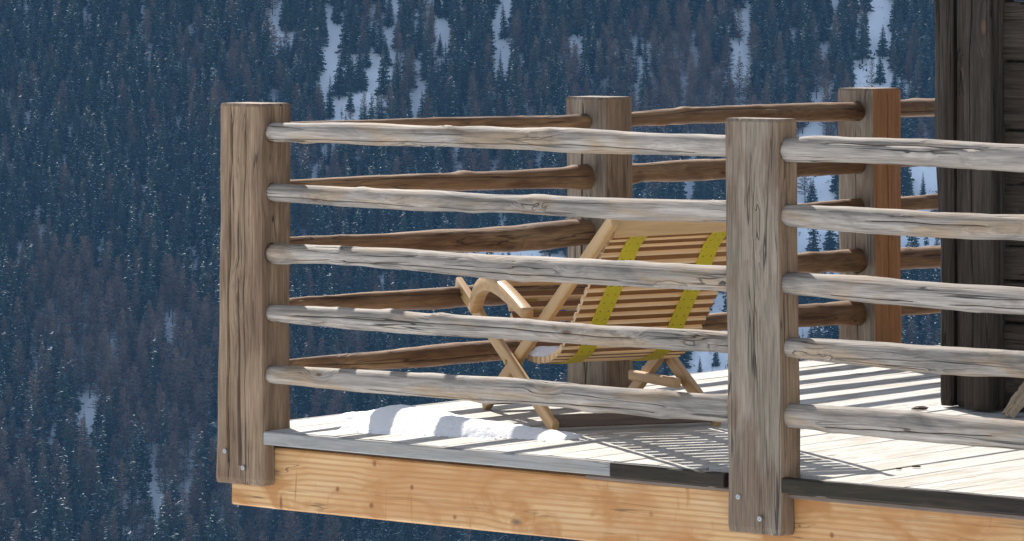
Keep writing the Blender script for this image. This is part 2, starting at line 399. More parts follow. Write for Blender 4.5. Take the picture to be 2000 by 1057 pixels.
FPX = 8640.0
def to_px(x, y, z): return 1000 + FPX * x / y, -50 + FPX * (1.5 - z) / y
def on_slope(u, v):
    """the point of the far slope seen in direction (u, v)"""
    y = 1150.0
    for _ in range(60):
        x = (u - 1000) / FPX * y; zt = float(terrain(x, y)); zr = 1.5 - (v + 50) / FPX * y
        y += (zr - zt) * .9 / (TS + .1)
    return x, y, zt

# ------------------------------------------------------------------ trees
def spruce_mesh(H, Rr, seed, glint=.10):
    r = np.random.default_rng(seed); V = []; T = []; mi = []
    def tri(a, b, c, k):
        i = len(V); V.extend((a, b, c)); T.append((i, i + 1, i + 2)); mi.append(k)
    z = H * r.uniform(.06, .14); az = 0
    while z < H * .99:
        h = z / H; rad = Rr * (1 - h) ** .82 * r.uniform(.72, 1.12) + .08
        nbr = max(4, int(9 * (1 - h) + 4))
        for k in range(nbr):
            az += 2.4 + r.normal(0, .25); L = rad * r.uniform(.7, 1.15)
            dx, dy = math.cos(az), math.sin(az); px, py = -dy, dx
            drop = -.18 * L - .10 * L * (1 - h); zz = z + r.normal(0, .12)
            nseg = 3 if L > .8 else 2; prev = None
            for sgm in range(nseg + 1):
                q = sgm / nseg; lx = L * q; hz = zz + drop * q * 1.2 + (.12 * L * q * q)
                wdt = (.10 + .34 * math.sin(math.pi * min(1, q + .22))) * L * .55 * (1 if q < 1 else .15)
                c = (dx * lx, dy * lx, hz); l_ = (c[0] + px * wdt, c[1] + py * wdt, hz - .12 * L * r.uniform(.4, 1.3)); r_ = (c[0] - px * wdt, c[1] - py * wdt, hz - .12 * L * r.uniform(.4, 1.3))
                if prev:
                    kk = 1 if (q > .4 and r.random() < glint * 1.6) else 0
                    tri(prev[0], l_, c, 0); tri(prev[0], c, r_, 0)
                    if r.random() < .85: tri(prev[1], l_, prev[0], 0)
                    if r.random() < .85: tri(prev[0], r_, prev[2], 0)
                    if kk:  # pale sliver painting a sun glint on the branch
                        a = np.array(c) + np.array((0, 0, .05)); d = np.array((dx, dy, -.15)); pp = np.array((px, py, 0))
                        s_ = r.uniform(.09, .20); e_ = r.uniform(.35, .9)
                        tri(tuple(a - pp * s_), tuple(a + pp * s_), tuple(a + d * e_ + np.array((0, 0, .02))), 1)
                        tri(tuple(a + pp * s_), tuple(a - pp * s_), tuple(a - d * e_ * .8), 1)
                    if r.random() < .6:   # hanging twigs
                        b = prev[1] if r.random() < .5 else prev[2]
                        tri(b, c, ((b[0] + c[0]) / 2, (b[1] + c[1]) / 2, min(b[2], c[2]) - r.uniform(.15, .5)), 0)
                prev = (c, l_, r_)
        z += H * .024 * r.uniform(.8, 1.25) + .03
    return V, T, mi
def larch_mesh(H, Rr, seed):
    r = np.random.default_rng(seed); V = []; T = []
    def sliver(a, b, wd):
        a = np.array(a); b = np.array(b); d = b - a; p = np.cross(d, r.normal(0, 1, 3)); p /= (np.linalg.norm(p) + 1e-6)
        i = len(V); V.extend((tuple(a - p * wd), tuple(a + p * wd), tuple(b))); T.append((i, i + 1, i + 2))
    z = H * r.uniform(.10, .2); az = 0
    while z < H * .985:
        h = z / H; rad = Rr * (1 - h) ** .7 * min(1, .45 + (h - .10) * 3) * r.uniform(.7, 1.15) + .1
        for k in range(5):
            az += 2.4 + r.normal(0, .3); L = rad * r.uniform(.6, 1.15); up = r.uniform(-.1, .22) + .3 * h
            a = np.array((0, 0, z)); d = np.array((math.cos(az), math.sin(az), up)); e = a + d * L
            sliver(a, e, .07)
            for q in np.linspace(.2, 1, max(3, int(L * 4.6))):
                b = a + d * L * q + r.normal(0, .03, 3)
                for _ in range(3):
                    o = r.normal(0, 1, 3); o[2] = abs(o[2]) * .5 - .3 + .3 * h; o /= np.linalg.norm(o)
                    sliver(b, b + (o * .6 + d * .5) * r.uniform(.3, .8) * (.4 + .3 * L), r.uniform(.05, .11))
        z += H * .026 * r.uniform(.8, 1.2)
    return V, T
def trunk_mesh(name, H, r0, seed):
    r = np.random.default_rng(seed); V = []; F = []; n = 6; lv = 6
    for i in range(lv):
        z = -1.2 + (H * .97 + 1.2) * i / (lv - 1); rr = r0 * (1 - i / (lv - .8)); ox, oy = r.normal(0, .03, 2) * (i > 0)
        for k in range(n): V.append((ox + rr * math.cos(k * 6.283 / n), oy + rr * math.sin(k * 6.283 / n), z))
    for i in range(lv - 1):
        for k in range(n): F.append((i * n + k, i * n + (k + 1) % n, (i + 1) * n + (k + 1) % n, (i + 1) * n + k))
    return mesh_np(name, V, F, MT['trunk'], smooth=True)
VAR = []      # (kind, trunk mesh, crown mesh, height)
for i in range(6):
    H = 14.5 + 1.3 * (i % 3); V, T, mi = spruce_mesh(H, [2.9, 3.3, 2.5, 3.6, 2.2, 3.0][i], 40 + i, [.07, .03, .09, .05, .02, .06][i])
    VAR.append(('spruce', trunk_mesh('spruce_trunk', H, .24, i), mesh_np('spruce_crown', V, np.array(T), [MT['spruce'], MT['glint']], mi), H))
for i in range(4):
    H = 14 + 1.4 * (i % 3); V, T = larch_mesh(H, [2.9, 3.4, 2.6, 3.1][i], 80 + i)
    VAR.append(('larch', trunk_mesh('larch_trunk', H, .15, 20 + i), mesh_np('larch_crown', V, np.array(T), MT['larch']), H))

# clearings in the forest, given as (u, v0, v1, half width) seen from the deck; jitter gives ragged borders
CLEAR = [(768, -160, 60, 9), (758, 60, 180, 11), (726, 110, 160, 9), (700, 120, 190, 12), (668, 130, 180, 9), (820, 110, 160, 14), (868, -60, 40, 9), (855, 30, 70, 8),
         (985, -40, 35, 16), (975, 35, 75, 12), (965, 110, 140, 7), (545, -40, 30, 12), (285, -20, 30, 4), (650, 205, 222, 22), (540, 70, 120, 5),
         (1442, 10, 80, 14), (1452, 60, 210, 17), (1486, 170, 210, 6), (1250, 110, 215, 7), (1622, -60, 40, 12), (1603, 60, 185, 8), (1612, 60, 100, 12),
         (1710, -160, 190, 32), (1690, 40, 160, 22), (1785, -60, 200, 5), (1800, 100, 200, 5),
         (1600, 330, 480, 60), (1560, 380, 500, 45), (1660, 330, 480, 55), (1720, 340, 450, 50), (1790, 320, 470, 60), (1850, 320, 460, 40),
         (1600, 630, 655, 70), (1375, 640, 730, 48), (1420, 560, 740, 40), (1340, 320, 420, 12), (1320, 480, 520, 30),
         (294, 880, 925, 9), (280, 930, 958, 9), (258, 975, 1030, 10), (360, 895, 915, 12), (215, 960, 1010, 6), (97, 830, 850, 6),
         (335, 655, 660, 12), (310, 980, 1057, 10), (1010, 480, 500, 60), (1060, 488, 500, 50), (930, 478, 495, 25), (880, 345, 360, 10), (600, 300, 320, 8), (1130, 30, 60, 6), (640, 880, 930, 10)]
def in_clear(u, v):
    k = np.zeros(u.shape, bool)
    for c, v0, v1, hw in CLEAR:
        k |= (np.abs(u - c + 6 * np.sin(v * .07 + c)) < hw) & (v > v0) & (v < v1 + 92)
    return k
sp = 3.2
gx, gy = np.meshgrid(np.arange(-215, 215, sp), np.arange(985, 1500, sp * .95))
gx = gx.ravel() + rng.uniform(-1.4, 1.4, gx.size); gy = gy.ravel() + rng.uniform(-1.4, 1.4, gy.size)
keep = np.abs(gx) < .143 * gy + 12; gx, gy = gx[keep], gy[keep]
gz = terrain(gx, gy); gu, gv = to_px(gx, gy, gz)
fld = Smooth(12, .011, 31); f2 = Smooth(12, .035, 32)
gap = f2(gu, gv * .4) > 1.75
keep = (~in_clear(gu, gv) | (rng.random(gx.size) < .14)) & ~gap & (gv > -900) & (gv < 1260) & (rng.random(gx.size) > .04)
gx, gy, gz, gu, gv = (a[keep] for a in (gx, gy, gz, gu, gv))
# where larches stand: lower left, and the upper middle
lar = -.75 + .75 * fld(gu, gv * .8) + 1.3 * np.exp(-((gu - 200) / 420) ** 2 - ((gv - 880) / 260) ** 2) + 1.2 * np.exp(-((gu - 1270) / 230) ** 2 - ((gv - 200) / 190) ** 2) + .3 * np.exp(-((gu - 1600) / 200) ** 2)
isl = rng.random(gx.size) < 1 / (1 + np.exp(-2.4 * lar))
var = np.where(isl, rng.integers(6, 10, gx.size), rng.integers(0, 6, gx.size))
sc = (.50 + .62 * rng.random(gx.size) ** .8) * (1 + .12 * np.clip((gv - 500) / 500, -1, 1)); rot = rng.uniform(0, 6.283, gx.size)
tilt = rng.normal(0, .025, (gx.size, 2))
TREES = np.stack([gx, gy, gz, sc, rot, var, gu, gv], -1)

def hidden(u, v):
    """behind posts, deck or cabin from the photograph's viewpoint"""
    return ((u > 425) & (u < 572) & (v > 205)) | (u > 1815) | ((u > 560) & (v > 760)) | ((u > 430) & (v > 960)) | ((u > 1405) & (u < 1560) & (v > 235)) | (u < 5) | (v < 60) | (v > 1150)
hs = TREES[:, 3] / TREES[:, 1]
cand = np.where(~hidden(gu, gv - 70) & (gu > 8) & (gu < 1810) & (gv - 120 < 1000))[0]
cand = cand[np.argsort(-hs[cand] - np.clip(gv[cand], 0, 1100) * 2.2e-7)][:288]
single = np.zeros(len(TREES), bool); single[cand] = True
protos = {}
def make_tree(x, y, z, s, ro, k, label, group):
    kind, tm, cm, H = VAR[int(k)]
    r = bpy.data.objects.new(kind + '_tree', None); COL.objects.link(r)
    r.location = (x, y, z); r.scale = (s, s, s); r.rotation_euler = (0, 0, ro)
    tag(r, label, 'tree', group)
    a = bpy.data.objects.new('trunk', tm); b = bpy.data.objects.new('crown', cm)
    for o in (a, b): COL.objects.link(o); o.parent = r
    protos.setdefault(int(k), (a, b)); return r
COLS = [(110, 'at the left edge'), (220, 'well left of the corner post'), (330, 'left of the corner post'), (440, 'close left of the corner post'), (600, 'right behind the corner post'),
        (800, 'behind the left third of the railing'), (1000, 'behind the lounger footrest'), (1200, 'behind the middle far post'), (1450, 'behind the lounger back'), (1700, 'behind the right front rails'), (3000, 'beside the cabin')]
ROWS = [(250, 'high up'), (420, 'at top rail height'), (560, 'at mid rail height'), (700, 'at low rail height'), (850, 'at deck height'), (960, 'under deck height'), (3000, 'lowest')]
def tree_label(kind, u, v, s=1):
    a = next(t_ for lim, t_ in COLS if u < lim); b = next(t_ for lim, t_ in ROWS if v - 60 < lim)
    sz = 'tall' if s > 1.02 else ('middling' if s > .88 else 'small')
    return f'{sz} dark glint-flecked spruce, {b}, {a}' if kind == 'spruce' else f'{sz} bare brown larch, {b}, {a}'
for i in cand:
    x, y, z, s, ro, k, u, v = TREES[i]; kind = VAR[int(k)][0]
    make_tree(x, y, z, s, ro, k, tree_label(kind, u, v, s), tree_label(kind, u, v, s).replace(kind, kind + ' trees').replace(' trees', ' trees', 1))
# lone trees standing in the snowfield behind the far post
for (u, v, s, k, lab) in [(1588, 405, .62, 0, 'lone glint-flecked spruce in the snowfield, left of the orange far post under the second rail'),
                          (1776, 392, .55, 1, 'left one of two small spruces in the snowfield between orange post and cabin'),
                          (1803, 386, .50, 4, 'right of the two small spruces in the snowfield, close to the dark cabin post'),
                          (1592, 508, .50, 2, 'small thin spruce in the snowfield, between third and fourth far rails'),
                          (1367, 742, .40, 5, 'tiny spruce in the snow seen just under the lounger and left of the grey post'),
                          (1398, 716, .46, 0, 'small spruce in the snow close against the left edge of the grey front post'),
                          (1690, 45, .35, 3, 'small bushy spruce at the upper left rim of the wide snow gully'),
                          (1684, 92, .30, 1, 'small spruce on the left rim of the wide snow gully, above the far post')]:
    x, y, z = on_slope(u, v); make_tree(x, y, z - .3, s, random.uniform(0, 6), k, lab, 'trees in the snow clearing')
for k in range(10):      # make sure that each kind has its example for the mass of the forest
    if k not in protos:
        i = [j for j in range(len(TREES)) if TREES[j, 5] == k and not single[j]][0]; x, y, z, s, ro, kk, u, v = TREES[i]; single[i] = True
        make_tree(x, y, z, s, ro, k, tree_label(VAR[k][0], u, v, s), 'further trees of the slope')

rest = TREES[~single]; rt = tilt[~single]
pm = bpy.data.meshes.new('forest'); pm.vertices.add(len(rest)); pm.vertices.foreach_set('co', rest[:, :3].astype(np.float32).ravel())
a = pm.attributes.new('variant', 'INT', 'POINT'); a.data.foreach_set('value', rest[:, 5].astype(np.int32))
a = pm.attributes.new('size', 'FLOAT', 'POINT'); a.data.foreach_set('value', rest[:, 3].astype(np.float32))
a = pm.attributes.new('turn', 'FLOAT_VECTOR', 'POINT'); a.data.foreach_set('vector', np.stack([rt[:, 0], rt[:, 1], rest[:, 4]], -1).astype(np.float32).ravel())
fo = obj('forest', pm); tag(fo, 'dense forest of dark spruces and brown larches covering the whole mountain slope', 'forest', kind='stuff')
ng = bpy.data.node_groups.new('forest', 'GeometryNodeTree')
ng.interface.new_socket('Geometry', in_out='INPUT', socket_type='NodeSocketGeometry'); ng.interface.new_socket('Geometry', in_out='OUTPUT', socket_type='NodeSocketGeometry')
gi, go = ng.nodes.new('NodeGroupInput'), ng.nodes.new('NodeGroupOutput')
jo = ng.nodes.new('GeometryNodeJoinGeometry')
for k in range(9, -1, -1):
    j1 = ng.nodes.new('GeometryNodeJoinGeometry')
    for o in protos[k]:
        n = ng.nodes.new('GeometryNodeObjectInfo'); n.inputs['Object'].default_value = o; n.transform_space = 'ORIGINAL'
        ng.links.new(n.outputs['Geometry'], j1.inputs[0])
    g2 = ng.nodes.new('GeometryNodeGeometryToInstance'); ng.links.new(j1.outputs[0], g2.inputs[0]); ng.links.new(g2.outputs[0], jo.inputs[0])
iop = ng.nodes.new('GeometryNodeInstanceOnPoints'); iop.inputs['Pick Instance'].default_value = True
ng.links.new(gi.outputs[0], iop.inputs['Points']); ng.links.new(jo.outputs[0], iop.inputs['Instance'])
def attr(nm, ty):
    n = ng.nodes.new('GeometryNodeInputNamedAttribute'); n.data_type = ty; n.inputs[0].default_value = nm; return n.outputs['Attribute']
ng.links.new(attr('variant', 'INT'), iop.inputs['Instance Index']); ng.links.new(attr('turn', 'FLOAT_VECTOR'), iop.inputs['Rotation']); ng.links.new(attr('size', 'FLOAT'), iop.inputs['Scale'])
ng.links.new(iop.outputs[0], go.inputs[0])
md = fo.modifiers.new('forest', 'NODES'); md.node_group = ng

# shrubs and rocks poking out of the snow gullies
V, T = [], []
for c, v0, v1, hw in CLEAR:
    if hw < 12: continue
    for _ in range(int((v1 - v0) * hw / 260) + 1):
        u = c + random.uniform(-1, 1) * hw; v = random.uniform(max(v0, -60), v1 + 40)
        x, y, z = on_slope(u, v); s = random.uniform(.12, .55) ** 1.1
        for _ in range(7):
            p = np.array((x, y, z)) + rng.normal(0, s * .7, 3); b = rng.normal(0, s * .55, (3, 3)); i = len(V)
            V.extend((tuple(p + b[0]), tuple(p + b[1]), tuple(p + b[2] + (0, 0, s)))); T.append((i, i + 1, i + 2))
tag(obj('scrub', mesh_np('scrub', V, np.array(T), MT['spruce'])), 'small dark shrubs and stones sticking out of the snow gullies', 'scrub', kind='stuff')

# ------------------------------------------------------------------ haze
V = [(x, y, z) for x in (-1010, 1010) for y in (-270, 2310) for z in (-300, 420)]
F = [(0, 1, 3, 2), (4, 6, 7, 5), (0, 4, 5, 1), (2, 3, 7, 6), (0, 2, 6, 4), (1, 5, 7, 3)]
m = bpy.data.materials.new('haze_air'); m.use_nodes = True; m.node_tree.nodes.clear()
pv = m.node_tree.nodes.new('ShaderNodeVolumePrincipled'); mo = m.node_tree.nodes.new('ShaderNodeOutputMaterial')
pv.inputs['Color'].default_value = (.20, .50, 1, 1); pv.inputs['Density'].default_value = .000050; pv.inputs['Anisotropy'].default_value = 0.1
m.node_tree.links.new(pv.outputs[0], mo.inputs['Volume'])
tag(obj('haze', mesh_np('haze', V, F, m)), 'thin blue mountain haze between the deck and the far slope', 'haze', kind='stuff')

# ------------------------------------------------------------------ deck frame of reference: local x along the near edge, local y along the far edge
AN = R(39.5)
DECK = Matrix.Translation((-.82, 14.53, 0)) @ Matrix.Rotation(-AN, 4, 'Z')
deck = empty('wooden_deck', DECK, 'cantilevered deck of bleached grey planks on a fresh orange larch beam', 'deck')
TE, DE = 4.15, 5.6
# planks run along y
def plank(t0, wd, d0, d1, seed):
    me = plank_mesh('plank', d1 - d0, wd - .0028, .042, MT['deck'], bev=.0035, nx=max(3, int((d1 - d0) * 4)), rough=.0012, seed=seed)
    # local X -> deck y ; local Y -> deck -x ; local Z up
    M = frame((t0 + wd - .0014, d0, random.uniform(-.0016, .0012)), (0, 1, 0), (-1, 0, 0), (0, 0, 1))
    obj('plank', me, deck, M)
cuts = {}
t0 = -.163; i = 0
edges = [-.163, -.006]
while edges[-1] < TE - .1: edges.append(edges[-1] + random.uniform(.138, .162))
for a, b in zip(edges, edges[1:]):
    segs = [[.0325, DE]]
    def cut(lo, hi):
        out = []
        for s in segs:
            if hi <= s[0] or lo >= s[1]: out.append(s)
            else:
                if lo - s[0] > .02: out.append([s[0], lo])
                if s[1] - hi > .02: out.append([hi, s[1]])
        segs[:] = out
    if a < -.0065: cut(0, .146); cut(1.826, 1.99); cut(3.532, 3.725); cut(5.34, 5.5)
    if b > 1.89 and a < 2.094: cut(0, .104)
    if b > 3.975 and a < 4.18: cut(0, .104)
    # a butt joint somewhere in most boards
    for d0, d1 in segs:
        if d1 - d0 > 2.5:
            c = random.choice([1.9, 2.6, 3.1]) + random.uniform(-.02, .02); plank(a, b - a, d0, c - .002, nseed()); plank(a, b - a, c + .002, d1, nseed())
        else: plank(a, b - a, d0, d1, nseed())
def deckbar(name, p, q, wy, hz, mat, lab=None, **k):
    o = bar(name, p, q, wy, hz, mat, deck, **k)
    if lab: o['label'] = lab
    return o
deckbar('edge_board', (.003, .0165, -.0225), (1.4505, .0165, -.0225), .029, .043, MT['edge'], 'pale grey edge board', nx=24)
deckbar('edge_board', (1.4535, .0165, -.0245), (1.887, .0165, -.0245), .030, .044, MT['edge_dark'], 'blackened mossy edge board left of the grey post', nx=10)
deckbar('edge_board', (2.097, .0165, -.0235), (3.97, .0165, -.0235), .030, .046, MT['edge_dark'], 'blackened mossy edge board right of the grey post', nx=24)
for a, b in ((.148, 1.823), (1.993, 3.529), (3.728, 5.33)):
    deckbar('edge_board', (-.180, a, -.0225), (-.180, b, -.0225), .029, .043, MT['edge'], nx=16)
deckbar('batten', (1.33, .0465, -.0555), (1.889, .0465, -.0555), .028, .013, MT['batten'])
deckbar('batten', (2.095, .0465, -.0575), (3.97, .0465, -.0575), .028, .016, MT['batten'])
deckbar('beam', (-.193, .12, -.161), (TE, .12, -.161), .118, .20, MT['beam'], 'fresh orange larch beam under the near edge', nx=40, rough=.001, bev=.006)
deckbar('beam', (-.076, .183, -.161), (-.076, DE, -.161), .118, .20, MT['beam'], nx=20)
for d in (1.3, 2.5, 3.7, 4.9): deckbar('joist', (-.013, d, -.13), (TE, d, -.13), .09, .13, MT['batten'])
for tt in (1.6, 3.4):
    for d in (2.7, 5.2): deckbar('pillar', (tt, d, -9.0), (tt, d, -.2), .24, .24, MT['post_grey'])
def screw(parent, M):
    V = []; F = []; n = 12
    for k in range(n): V.append((.0085 * math.cos(k * 6.283 / n), .0085 * math.sin(k * 6.283 / n), -.004))
    for k in range(n): V.append((.0085 * math.cos(k * 6.283 / n), .0085 * math.sin(k * 6.283 / n), .0015))
    for k in range(n): V.append((.0045 * math.cos(k * 6.283 / n), .0045 * math.sin(k * 6.283 / n), .0030))
    V.append((0, 0, .0008))
    for r_ in range(2):
        for k in range(n): F.append((r_ * n + k, r_ * n + (k + 1) % n, (r_ + 1) * n + (k + 1) % n, (r_ + 1) * n + k))
    for k in range(n): F.append((2 * n + k, 2 * n + (k + 1) % n, 3 * n))
    o = obj('screw', mesh_np('screw', V, F, MT['steel'], smooth=False), parent, M); return o

# ------------------------------------------------------------------ railing
rail = empty('balcony_railing', DECK, 'rustic railing of square timber posts and five rows of knotty peeled poles', 'railing')
def post(t0, d0, wx, wy, z0, z1, mats, seed, lab=None, screws=(), **k):
    me = post_mesh('post', wx, wy, z0, z1, mats, seed, **k)
    # mesh local X is up, Y is deck x, Z is deck y
    M = frame((t0, d0, 0), (0, 0, 1), (1, 0, 0), (0, 1, 0))
    o = obj('post', me, rail, M)
    if lab: o['label'] = lab
    for (yy, zz) in screws:
        screw(o, frame((zz, yy, -.005), (1, 0, 0), (0, -1, 0), (0, 0, -1)))
    return o
post(-.195, 0, .193, .143, -.182, 1.075, MT['post_tan'], 3, 'brown corner post with long drying cracks', notch=(-.046, 'g', .058),
     cracks=[(0, .27, .006, .035, -.18, 1.07), (0, .62, .003, .012, .1, 1.05), (0, .5, .003, .010, -.15, .5)], taper=(-.016, 0), screws=((.03, -.075), (.112, -.125)))
post(1.892, 0, .20, .10, -.176, 1.068, [MT['post_grey'], MT['post_tan']], 9, 'grey front post, nearest the camera', notch=(-.046, 'g', .058), faceside=(0, 1, 1, 0),
     cracks=[(1, .42, .004, .02, -.04, 1.0), (0, .55, .002, .006, .2, .9)], taper=(0, 0), lean=-.012, screws=((.055, -.068), (.135, -.128)))
post(-.195, 1.83, .186, .157, -.18, 1.057, [MT['post_grey'], MT['post_tan']], 15, None, notch=(-.046, 'e', .058), faceside=(0, 1, 1, 0),
     cracks=[(0, .42, .004, .02, -.1, 1.04), (1, .4, .0035, .014, .1, 1.04)], lean=-.008)
post(-.195, 3.536, .175, .185, -.18, 1.054, [MT['post_grey'], MT['post_orange']], 21, 'far post with an orange face beside the dark cabin', notch=(-.046, 'e', .058), faceside=(0, 1, 1, 0),
     cracks=[(1, .5, .0035, .016, -.1, 1.04), (0, .5, .002, .008, .0, .9)], lean=-.008)
post(3.98, 0, .19, .10, -.176, 1.068, MT['post_grey'], 27, notch=(-.046, 'g', .058))
post(-.195, 5.345, .175, .15, -.18, 1.054, MT['post_tan'], 33, notch=(-.046, 'e', .058))
RAILS = {
'near_left': [[(-0.006, 0.9797, 0.0312), (0.266, 0.9833, 0.0333), (0.487, 0.9826, 0.0355), (0.552, 0.9825, 0.0321), (1.021, 0.9845, 0.0322), (1.249, 0.9843, 0.0391), (1.531, 0.9808, 0.0346), (1.845, 0.9814, 0.0333)], [(-0.006, 0.7832, 0.0287), (0.266, 0.7783, 0.0317), (0.596, 0.7757, 0.0345), (1.021, 0.7791, 0.0282), (1.228, 0.7787, 0.0335), (1.531, 0.7762, 0.0346), (1.845, 0.7814, 0.0333)], [(-0.006, 0.5833, 0.0312), (0.266, 0.5892, 0.0308), (0.596, 0.5861, 0.0337), (0.917, 0.5749, 0.038), (1.228, 0.5777, 0.0399), (1.531, 0.5795, 0.0393), (1.845, 0.5807, 0.0388)], [(-0.006, 0.3852, 0.0287), (0.377, 0.383, 0.0357), (0.704, 0.3829, 0.0351), (1.021, 0.3868, 0.0338), (1.33, 0.3835, 0.0318), (1.63, 0.3865, 0.0329), (1.855, 0.3858, 0.0325)], [(0.001, 0.184, 0.0295), (0.377, 0.1832, 0.0348), (0.704, 0.1884, 0.0368), (1.021, 0.1911, 0.0395), (1.33, 0.1889, 0.0389), (1.63, 0.1868, 0.0415), (1.861, 0.1886, 0.0411)]],
'near_right': [[(2.065, 0.973, 0.0361), (2.299, 0.9797, 0.0379), (2.573, 0.9784, 0.0397), (2.927, 0.9706, 0.0397), (3.269, 0.9637, 0.0419)], [(2.065, 0.7813, 0.033), (2.391, 0.7751, 0.0408), (2.663, 0.7713, 0.0387), (2.927, 0.7742, 0.039), (3.269, 0.7664, 0.0398)], [(2.065, 0.5757, 0.0345), (2.391, 0.5698, 0.0393), (2.663, 0.5627, 0.0387), (2.927, 0.5625, 0.0404), (3.269, 0.5539, 0.0412)], [(2.065, 0.3847, 0.0307), (2.391, 0.381, 0.0393), (2.663, 0.3772, 0.0425), (2.927, 0.3816, 0.0404), (3.269, 0.3747, 0.0412)], [(2.065, 0.1814, 0.0345), (2.391, 0.1824, 0.0415), (2.663, 0.179, 0.0425), (2.927, 0.1764, 0.0412), (3.269, 0.1702, 0.0434)]],
'far_left': [[(0.304, 0.9911, 0.018), (0.855, 0.9854, 0.0185), (1.41, 0.9764, 0.0209), (1.7, 0.9717, 0.0221), (1.848, 0.9688, 0.0269)], [(0.304, 0.7929, 0.024), (0.589, 0.7903, 0.0253), (0.991, 0.7818, 0.032), (1.41, 0.7722, 0.0345), (1.863, 0.768, 0.0436)], [(0.304, 0.5973, 0.024), (0.589, 0.5891, 0.0261), (0.991, 0.5756, 0.0391), (1.41, 0.5634, 0.0472), (1.641, 0.5656, 0.0496), (1.869, 0.5674, 0.0436)], [(0.304, 0.393, 0.024), (0.589, 0.3845, 0.0305), (0.991, 0.3748, 0.0373), (1.41, 0.3765, 0.0417), (1.869, 0.3623, 0.0408)], [(0.304, 0.1991, 0.0172), (0.589, 0.1815, 0.0296), (0.991, 0.1757, 0.0373), (1.41, 0.1723, 0.0372), (1.869, 0.1656, 0.039)]],
'far_mid': [[(2.104, 0.9688, 0.0263), (2.461, 0.9751, 0.0305), (2.945, 0.971, 0.0332), (3.573, 0.9648, 0.0372)], [(2.104, 0.7736, 0.0357), (2.461, 0.7708, 0.042), (2.945, 0.7641, 0.041), (3.573, 0.759, 0.0382)], [(2.104, 0.5737, 0.0347), (2.62, 0.5731, 0.0385), (3.145, 0.582, 0.0355), (3.573, 0.5853, 0.0372)], [(2.104, 0.3757, 0.0357), (2.62, 0.3827, 0.0365), (3.145, 0.3899, 0.0364), (3.598, 0.3802, 0.0462)], [(2.104, 0.1955, 0.0319), (2.477, 0.1972, 0.0306), (3.145, 0.187, 0.0424), (3.608, 0.1725, 0.0463)]],
'far_right': [[(3.70, 0.9699, 0.0366), (4.091, 0.9679, 0.037), (4.35, 0.9671, 0.0384)], [(3.70, 0.7708, 0.0345), (4.091, 0.7676, 0.0339), (4.35, 0.7666, 0.0353)], [(3.70, 0.5907, 0.0274), (4.091, 0.5899, 0.0308), (4.35, 0.5869, 0.0322)], [(3.70, 0.3744, 0.0406), (4.091, 0.369, 0.0421), (4.35, 0.3698, 0.0416)], [(3.70, 0.1834, 0.0366), (4.091, 0.18, 0.038), (4.35, 0.1807, 0.0395)]]}
for key, rows in RAILS.items():
    near = key.startswith('near')
    for n, row in enumerate(rows):
        p = list(row)
        if key == 'near_left': p[0] = (-.012,) + p[0][1:]; p.append((1.91, p[-1][1], p[-1][2]))
        if key == 'near_right': p.append((4.0, p[-1][1] + .004, p[-1][2] * .95))
        if key == 'far_left': p = [(.13, p[0][1], p[0][2] * .95)] + p; 
        if key == 'far_mid': p = [(1.97, p[0][1], p[0][2])] + p
        if key == 'far_right': p.append((5.37, p[-1][1], p[-1][2]))
        s0 = p[0][0]; sd_ = nseed() * 7
        pts = [(s - s0, 0, z, r_) for s, z, r_ in p]
        me = log_mesh('rail', pts, MT['rail' if near else 'rail_in'], sd_)
        if near: M = frame((s0, .047, 0), (1, 0, 0), (0, 1, 0), (0, 0, 1))
        else: M = frame((-.10, s0, 0), (0, 1, 0), (-1, 0, 0), (0, 0, 1))
        obj('rail', me, rail, M)
# dark rings painting the shadow gap of the sockets around the pole ends
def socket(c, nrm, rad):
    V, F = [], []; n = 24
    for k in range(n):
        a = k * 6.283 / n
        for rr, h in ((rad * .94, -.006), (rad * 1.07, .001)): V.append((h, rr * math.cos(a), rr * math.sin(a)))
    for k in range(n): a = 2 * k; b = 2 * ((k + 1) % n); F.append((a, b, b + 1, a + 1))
    M, _ = along(c, Vector(c) + Vector(nrm)); obj('socket_shadow_ring', mesh_np('socket_shadow_ring', V, F, MT['edge_dark'], smooth=True), rail, M)
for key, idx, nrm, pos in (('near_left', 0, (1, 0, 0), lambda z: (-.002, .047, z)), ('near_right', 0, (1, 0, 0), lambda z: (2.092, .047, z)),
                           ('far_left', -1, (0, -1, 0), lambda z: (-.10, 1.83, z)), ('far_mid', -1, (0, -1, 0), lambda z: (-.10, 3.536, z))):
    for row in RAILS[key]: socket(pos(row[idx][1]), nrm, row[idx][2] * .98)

# ------------------------------------------------------------------ log cabin at the right
cab = empty('log_cabin', DECK @ Matrix.Translation((1.26, 2.03, 0)), 'blackened old timber cabin wall with heavy corner posts at the right edge', 'cabin')
def cpost(t0, d0, wx, wy, z1, seed, drift=0, cracks=()):
    me = post_mesh('corner_post', wx, wy, .006, z1, MT['cabin'], seed, cracks=cracks, rnd=.01, rough=.003, lean=drift)
    obj('corner_post', me, cab, frame((t0 - 1.26, d0 - 2.03, 0), (0, 0, 1), (1, 0, 0), (0, 1, 0)))
cpost(1.262 + .0, 2.09, .055, .09, 2.6, 51, 0, ())
cpost(1.402, 2.028, .108, .062, 2.6, 57, 0, ((0, .3, .003, .02, .1, 2.5),))
cpost(1.322, 2.10, .185, .09, 2.6, 63)
